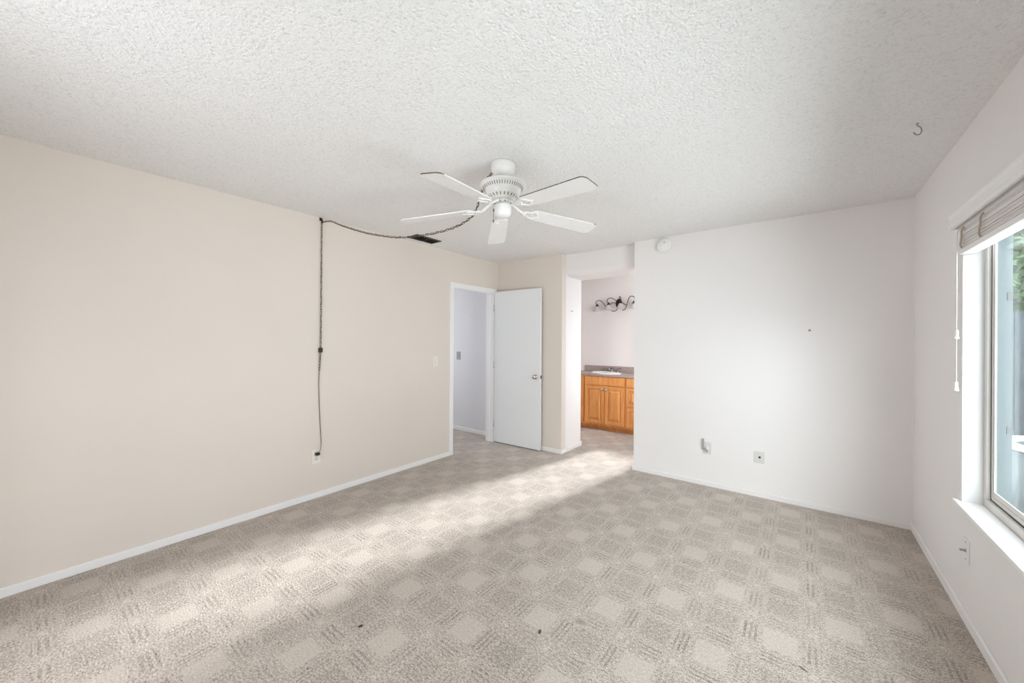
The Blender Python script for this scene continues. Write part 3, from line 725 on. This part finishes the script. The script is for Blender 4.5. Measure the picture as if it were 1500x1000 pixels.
# ------------------------------------------------------------------ vanity
VX0, VX1, VY = -3.10, -1.86, 5.42
van = thing('vanity_cabinet', 'honey oak bathroom vanity cabinet under the rose counter', 'cabinet', (-2.41, VY, 0))
O3 = Vector((-2.41, VY, 0))
def rel3(bm): bmesh.ops.translate(bm, verts=bm.verts, vec=-O3)
bm = B(); bx(bm, VX0, VX1, VY, 5.95, 0.088, 0.838); rel3(bm); obj('cabinet_body', bm, M['oak'], van, bevel=0.002)
bm = B(); bx(bm, VX0, VX1, VY + 0.065, VY + 0.08, 0, 0.088); rel3(bm); obj('toe_kick', bm, M['oak'], van)
bm = B(); bx(bm, VX0, VX1, VY - 0.010, VY, 0.078, 0.098); rel3(bm); obj('base_rail', bm, M['oak'], van, bevel=0.003)
def front(bm, x0, x1, z0, z1, fw=0.050, raised=True):
    y = VY
    if not raised:
        bx(bm, x0, x1, y - 0.019, y - 0.001, z0, z1); return
    bx(bm, x0, x0 + fw, y - 0.019, y - 0.001, z0, z1); bx(bm, x1 - fw, x1, y - 0.019, y - 0.001, z0, z1)
    bx(bm, x0 + fw, x1 - fw, y - 0.019, y - 0.001, z0, z0 + fw); bx(bm, x0 + fw, x1 - fw, y - 0.019, y - 0.001, z1 - fw, z1)
    bx(bm, x0 + fw, x1 - fw, y - 0.006, y - 0.001, z0 + fw, z1 - fw)
    a, b_ = 0.014, 0.040                                  # raised field with sloping shoulders
    o = [(x0 + fw + a, z0 + fw + a), (x1 - fw - a, z0 + fw + a), (x1 - fw - a, z1 - fw - a), (x0 + fw + a, z1 - fw - a)]
    i = [(x0 + fw + b_, z0 + fw + b_), (x1 - fw - b_, z0 + fw + b_), (x1 - fw - b_, z1 - fw - b_), (x0 + fw + b_, z1 - fw - b_)]
    vo = [bm.verts.new((px, y - 0.0082, pz)) for px, pz in o]; vi = [bm.verts.new((px, y - 0.0185, pz)) for px, pz in i]
    bm.faces.new(vi)
    for k in range(4): bm.faces.new((vo[k], vo[(k + 1) % 4], vi[(k + 1) % 4], vi[k]))
xs = (-3.085, -2.757, -2.730, -2.405, -2.396, -2.088, -2.060, -1.875)
bm = B(); front(bm, xs[2], xs[5], 0.700, 0.832, raised=False); rel3(bm); obj('false_front', bm, M['oak'], van, bevel=0.003)
for x0, x1, kx_ in ((xs[2], xs[3], xs[3] - 0.030), (xs[4], xs[5], xs[4] + 0.030)):
    bm = B(); front(bm, x0, x1, 0.105, 0.692); rel3(bm); d_ = obj('cabinet_door', bm, M['oak'], van, bevel=0.002)
    bm = B(); lathe(bm, [(0, 0), (0.013, 0), (0.012, 0.004), (0.008, 0.008), (0.008, 0.014), (0.019, 0.020), (0.021, 0.026), (0.016, 0.031), (0, 0.033)], 20, Matrix.Translation(Vector((kx_, VY - 0.018, 0.638)) - O3) @ MX)
    k_ = obj('cabinet_knob', bm, M['chrome'], d_); k_['label'] = 'silver round knob'
for x0, x1 in ((xs[0], xs[1]), (xs[6], xs[7])):
    for z0, z1, rs in ((0.700, 0.832, False), (0.412, 0.692, True), (0.105, 0.402, True)):
        bm = B(); front(bm, x0, x1, z0, z1, raised=rs); rel3(bm); obj('drawer', bm, M['oak'], van, bevel=0.002)

top = thing('vanity_counter', 'rose brown laminate counter with backsplash on the oak vanity', 'countertop', (-2.41, VY, 0.838))
bm = B(); bx(bm, VX0 + 2.41, VX1 + 2.41, -0.028, 0.53, 0, 0.030); obj('counter_slab', bm, M['counter'], top, bevel=0.004)
bm = B(); bx(bm, -3.00 + 2.41, VX1 + 2.41, 0.508, 0.53, 0.030, 0.130); obj('backsplash', bm, M['counter'], top, bevel=0.003)
SXc, SYc, SZc = -2.50, 5.665, 0.868
sk = thing('bathroom_sink', 'oval white drop-in sink set in the rose counter', 'sink', (SXc, SYc, SZc))
Ms = Matrix.Diagonal((1.0, 0.80, 1, 1))
bm = B(); lathe(bm, [(0.245, 0.0), (0.250, 0.005), (0.246, 0.012), (0.232, 0.016), (0.215, 0.014), (0.205, 0.008), (0.195, 0.004), (0.17, 0.002), (0, 0.0015)], 48, Ms)
obj('basin', bm, M['porcelain'], sk)
bm = B(); lathe(bm, [(0, 0.002), (0.02, 0.002), (0.02, 0.004), (0.0, 0.004)], 20); o = obj('drain', bm, M['tapmetal'], sk)
fc = thing('faucet', 'dark metal two-handle faucet behind the oval sink', 'faucet', (SXc + 0.01, SYc + 0.235, SZc))
bm = B(); bx(bm, -0.085, 0.085, -0.022, 0.022, 0, 0.016); obj('faucet_base', bm, M['tapmetal'], fc, bevel=0.006)
bm = B(); lathe(bm, [(0.020, 0.014), (0.016, 0.05), (0.014, 0.075), (0, 0.085)], 18)
tube(bm, [(0, 0, 0.055), (0, -0.045, 0.072), (0, -0.09, 0.070), (0, -0.115, 0.052)], [0.012, 0.011, 0.010, 0.009], 10)
obj('spout', bm, M['tapmetal'], fc)
for s in (-1, 1):
    bm = B(); lathe(bm, [(0.022, 0.0), (0.022, 0.010), (0.015, 0.02), (0.013, 0.045), (0.016, 0.052), (0.0, 0.058)], 18, Matrix.Translation((0.100 * s, 0, 0)))
    tube(bm, [(0.100 * s, 0, 0.050), (0.125 * s, -0.006, 0.068), (0.165 * s, -0.012, 0.072)], [0.008, 0.007, 0.006], 8)
    obj('tap_handle', bm, M['tapmetal'], fc)

# scroll light above the vanity
LX, LY, LZ = -2.395, 5.95, 2.000
vl = thing('vanity_light', 'dark bronze scroll-arm light with frosted bell shades above the vanity', 'wall light', (LX, LY, LZ))
bm = B(); lathe(bm, [(0, 0), (0.052, 0), (0.055, 0.010), (0.046, 0.020), (0.020, 0.028), (0, 0.030)], 28, MX @ Matrix.Diagonal((1.0, 1.45, 1, 1)))
obj('back_plate', bm, M['bronze'], vl)
def add_arm(pts): 
    bm = B(); tube(bm, smooth(pts, 6), 0.0058, 8); return obj('scroll_arm', bm, M['bronze'], vl)
cy = -0.10
add_arm([(-0.01, -0.02, -0.02), (-0.03, -0.05, 0.04), (-0.08, -0.08, 0.085), (-0.135, cy, 0.085), (-0.165, cy, 0.055), (-0.16, cy, 0.025), (-0.14, cy, 0.005)])
add_arm([(-0.195, -0.04, -0.055), (-0.225, -0.05, -0.02), (-0.26, -0.07, 0.03), (-0.30, -0.09, 0.062), (-0.345, cy, 0.055), (-0.365, cy, 0.02), (-0.345, cy, -0.01)])
add_arm([(0.0, -0.02, -0.01), (0.005, -0.06, -0.06), (-0.005, -0.075, -0.105), (-0.035, -0.08, -0.125), (-0.075, -0.08, -0.125), (-0.10, -0.08, -0.115)])
add_arm([(0.01, -0.02, 0.02), (0.025, -0.06, 0.075), (0.045, -0.09, 0.105), (0.066, cy, 0.085), (0.070, cy, 0.030)])
add_arm([(0.085, -0.08, -0.115), (0.115, -0.08, -0.115), (0.145, -0.08, -0.085), (0.165, -0.08, -0.02), (0.195, -0.09, 0.06), (0.235, cy, 0.095), (0.28, cy, 0.085), (0.295, cy, 0.045), (0.285, cy, 0.01)])
add_arm([(0.02, -0.02, -0.01), (0.07, -0.05, 0.0), (0.12, -0.07, -0.02), (0.16, -0.08, -0.05)])
add_arm([(-0.02, -0.02, 0.0), (-0.09, -0.05, 0.015), (-0.15, -0.05, -0.02), (-0.195, -0.04, -0.055)])
for x, z in ((-0.340, -0.015), (-0.140, 0.0), (0.070, 0.015), (0.283, 0.0)):
    bm = B(); lathe(bm, [(0, 0.022), (0.010, 0.020), (0.014, 0.004), (0.030, -0.014), (0.032, -0.022), (0, -0.022)], 20, Matrix.Translation((x, cy, z)))
    cp = obj('lamp_cap', bm, M['bronze'], vl)
    bm = B(); lathe(bm, [(0.026, -0.021), (0.034, -0.030), (0.045, -0.055), (0.058, -0.085), (0.068, -0.100), (0.065, -0.100), (0.054, -0.083), (0.042, -0.055), (0.030, -0.030), (0.022, -0.024)], 28, Matrix.Translation((x, cy, z)))
    o = obj('glass_shade', bm, M['frost'], cp); o['label'] = 'frosted white bell shade'

# hidden bath window that lets the low sun in
wv = thing('window_2', 'white framed window beside the vanity, out of sight round the corner', 'window', (WX0, 5.95, WZ0), kind='structure')
bm = B(); d = (WX1 - WX0); hh = WZ1 - WZ0
for a in ((0, 0.03, 0.04, 0.09, 0, hh), (d - 0.03, d, 0.04, 0.09, 0, hh), (0.03, d - 0.03, 0.04, 0.09, 0, 0.03), (0.03, d - 0.03, 0.04, 0.09, hh - 0.03, hh)): bx(bm, *a)
obj('window_frame', bm, M['trim'], wv)
bm = B(); bx(bm, 0.03, d - 0.03, 0.063, 0.067, 0.03, hh - 0.03); obj('glass_pane', bm, M['dimmed'], wv)

# ------------------------------------------------------------------ outside the right window
bm = B(); bx(bm, 0.80, 9.0, -3.0, 12.0, -0.30, -0.22)
struct('ground_outside', bm, M['patio'], 'grey paving outside the window', 'ground')
fn = thing('garden_fence', 'weathered grey board fence beyond the window', 'fence', (1.1, 6.6, -0.22))
bm = B()
for k in range(46):
    x = 0.0 + k * 0.145; bx(bm, x, x + 0.138, 0, 0.02, 0.02, 1.95 + random.uniform(-0.015, 0.015))
obj('fence_boards', bm, M['fence'], fn)
bm = B()
for z in (0.35, 1.75): bx(bm, 0, 6.6, 0.02, 0.06, z, z + 0.09)
obj('fence_rail', bm, M['fence'], fn)
tb = thing('garden_tub', 'round tub with a bright white rim standing outside the window', 'tub', (1.86, 5.20, -0.22))
bm = B(); lathe(bm, [(0, 0), (0.43, 0), (0.45, 0.03), (0.46, 0.66), (0.44, 0.70)], 48); obj('tub_shell', bm, M['tubside'], tb)
bm = B(); lathe(bm, [(0.44, 0.70), (0.48, 0.70), (0.50, 0.712), (0.50, 0.735), (0.48, 0.75), (0.43, 0.75), (0.41, 0.738), (0.41, 0.70), (0.44, 0.70)], 48); o = obj('tub_rim', bm, M['tub'], tb); o['label'] = 'bright white rim'
bm = B(); lathe(bm, [(0, 0.715), (0.415, 0.715), (0.415, 0.70), (0, 0.70)], 40); obj('tub_water', bm, M['water'], tb)
def tree(x, y, h, r, label):
    t = thing('leafy_tree', label, 'tree', (x, y, -0.22))
    bm = B(); tube(bm, [(0, 0, 0), (0.03, 0.02, h * 0.4), (0, 0, h * 0.75)], [0.10, 0.08, 0.04], 10); obj('trunk', bm, M['bark'], t)
    bm = B()
    for k in range(5200):
        a = random.uniform(0, 2 * math.pi); zz = random.uniform(-1, 1); rr = (random.random() ** 0.4)
        s = math.sqrt(1 - zz * zz)
        p = Vector((r * rr * s * math.cos(a), r * 0.7 * rr * s * math.sin(a), h * 0.62 + h * 0.40 * rr * zz))
        u_ = Vector((random.gauss(0, 1), random.gauss(0, 1), random.gauss(0, 0.6))).normalized(); v_ = u_.orthogonal().normalized()
        L_ = random.uniform(0.07, 0.13)
        vs = [bm.verts.new(p + u_ * L_ * q + v_ * L_ * 0.42 * q2) for q, q2 in ((-1, 0), (0, 1), (1, 0), (0, -1))]
        bm.faces.new(vs)
    obj('foliage', bm, M['leaf'], t)
for x, y, h, r, lb in ((1.9, 8.3, 6.2, 1.1, 'leafy green tree beyond the fence, straight through the window glass'),
                       (4.5, 8.4, 6.0, 1.2, 'leafy green tree beyond the fence, out of view, added to block sun'),
                       (3.2, 11.6, 7.4, 1.3, 'taller green tree behind the two nearer the fence, added to block sun')):
    tree(x, y, h, r, lb)  # last two trees are added to keep low sun off the window

# ------------------------------------------------------------------ crumbs on the carpet
for i, (x, y, a, lb) in enumerate(((-0.972, 1.478, 20, 'dark crumb on the light carpet at the bottom centre'),
                                   (-1.665, 0.975, -30, 'dark crumb on the carpet at the edge of the light streak'),
                                   (0.005, 1.995, 60, 'thin dark thread on the carpet towards the window wall'))):
    bm = B(); ln = (0.013, 0.012, 0.020)[i]; wd_ = (0.005, 0.005, 0.002)[i]
    lathe(bm, [(0, -ln), (wd_ * 0.8, -ln * 0.7), (wd_, 0), (wd_ * 0.7, ln * 0.7), (0, ln)], 8, Matrix.Rotation(R(a), 4, 'Z') @ Matrix.Rotation(R(90), 4, 'X'))
    o = obj('crumb', bm, M['debris']); o.location = (x, y, wd_ * 0.8); tag(o, lb, 'crumb')
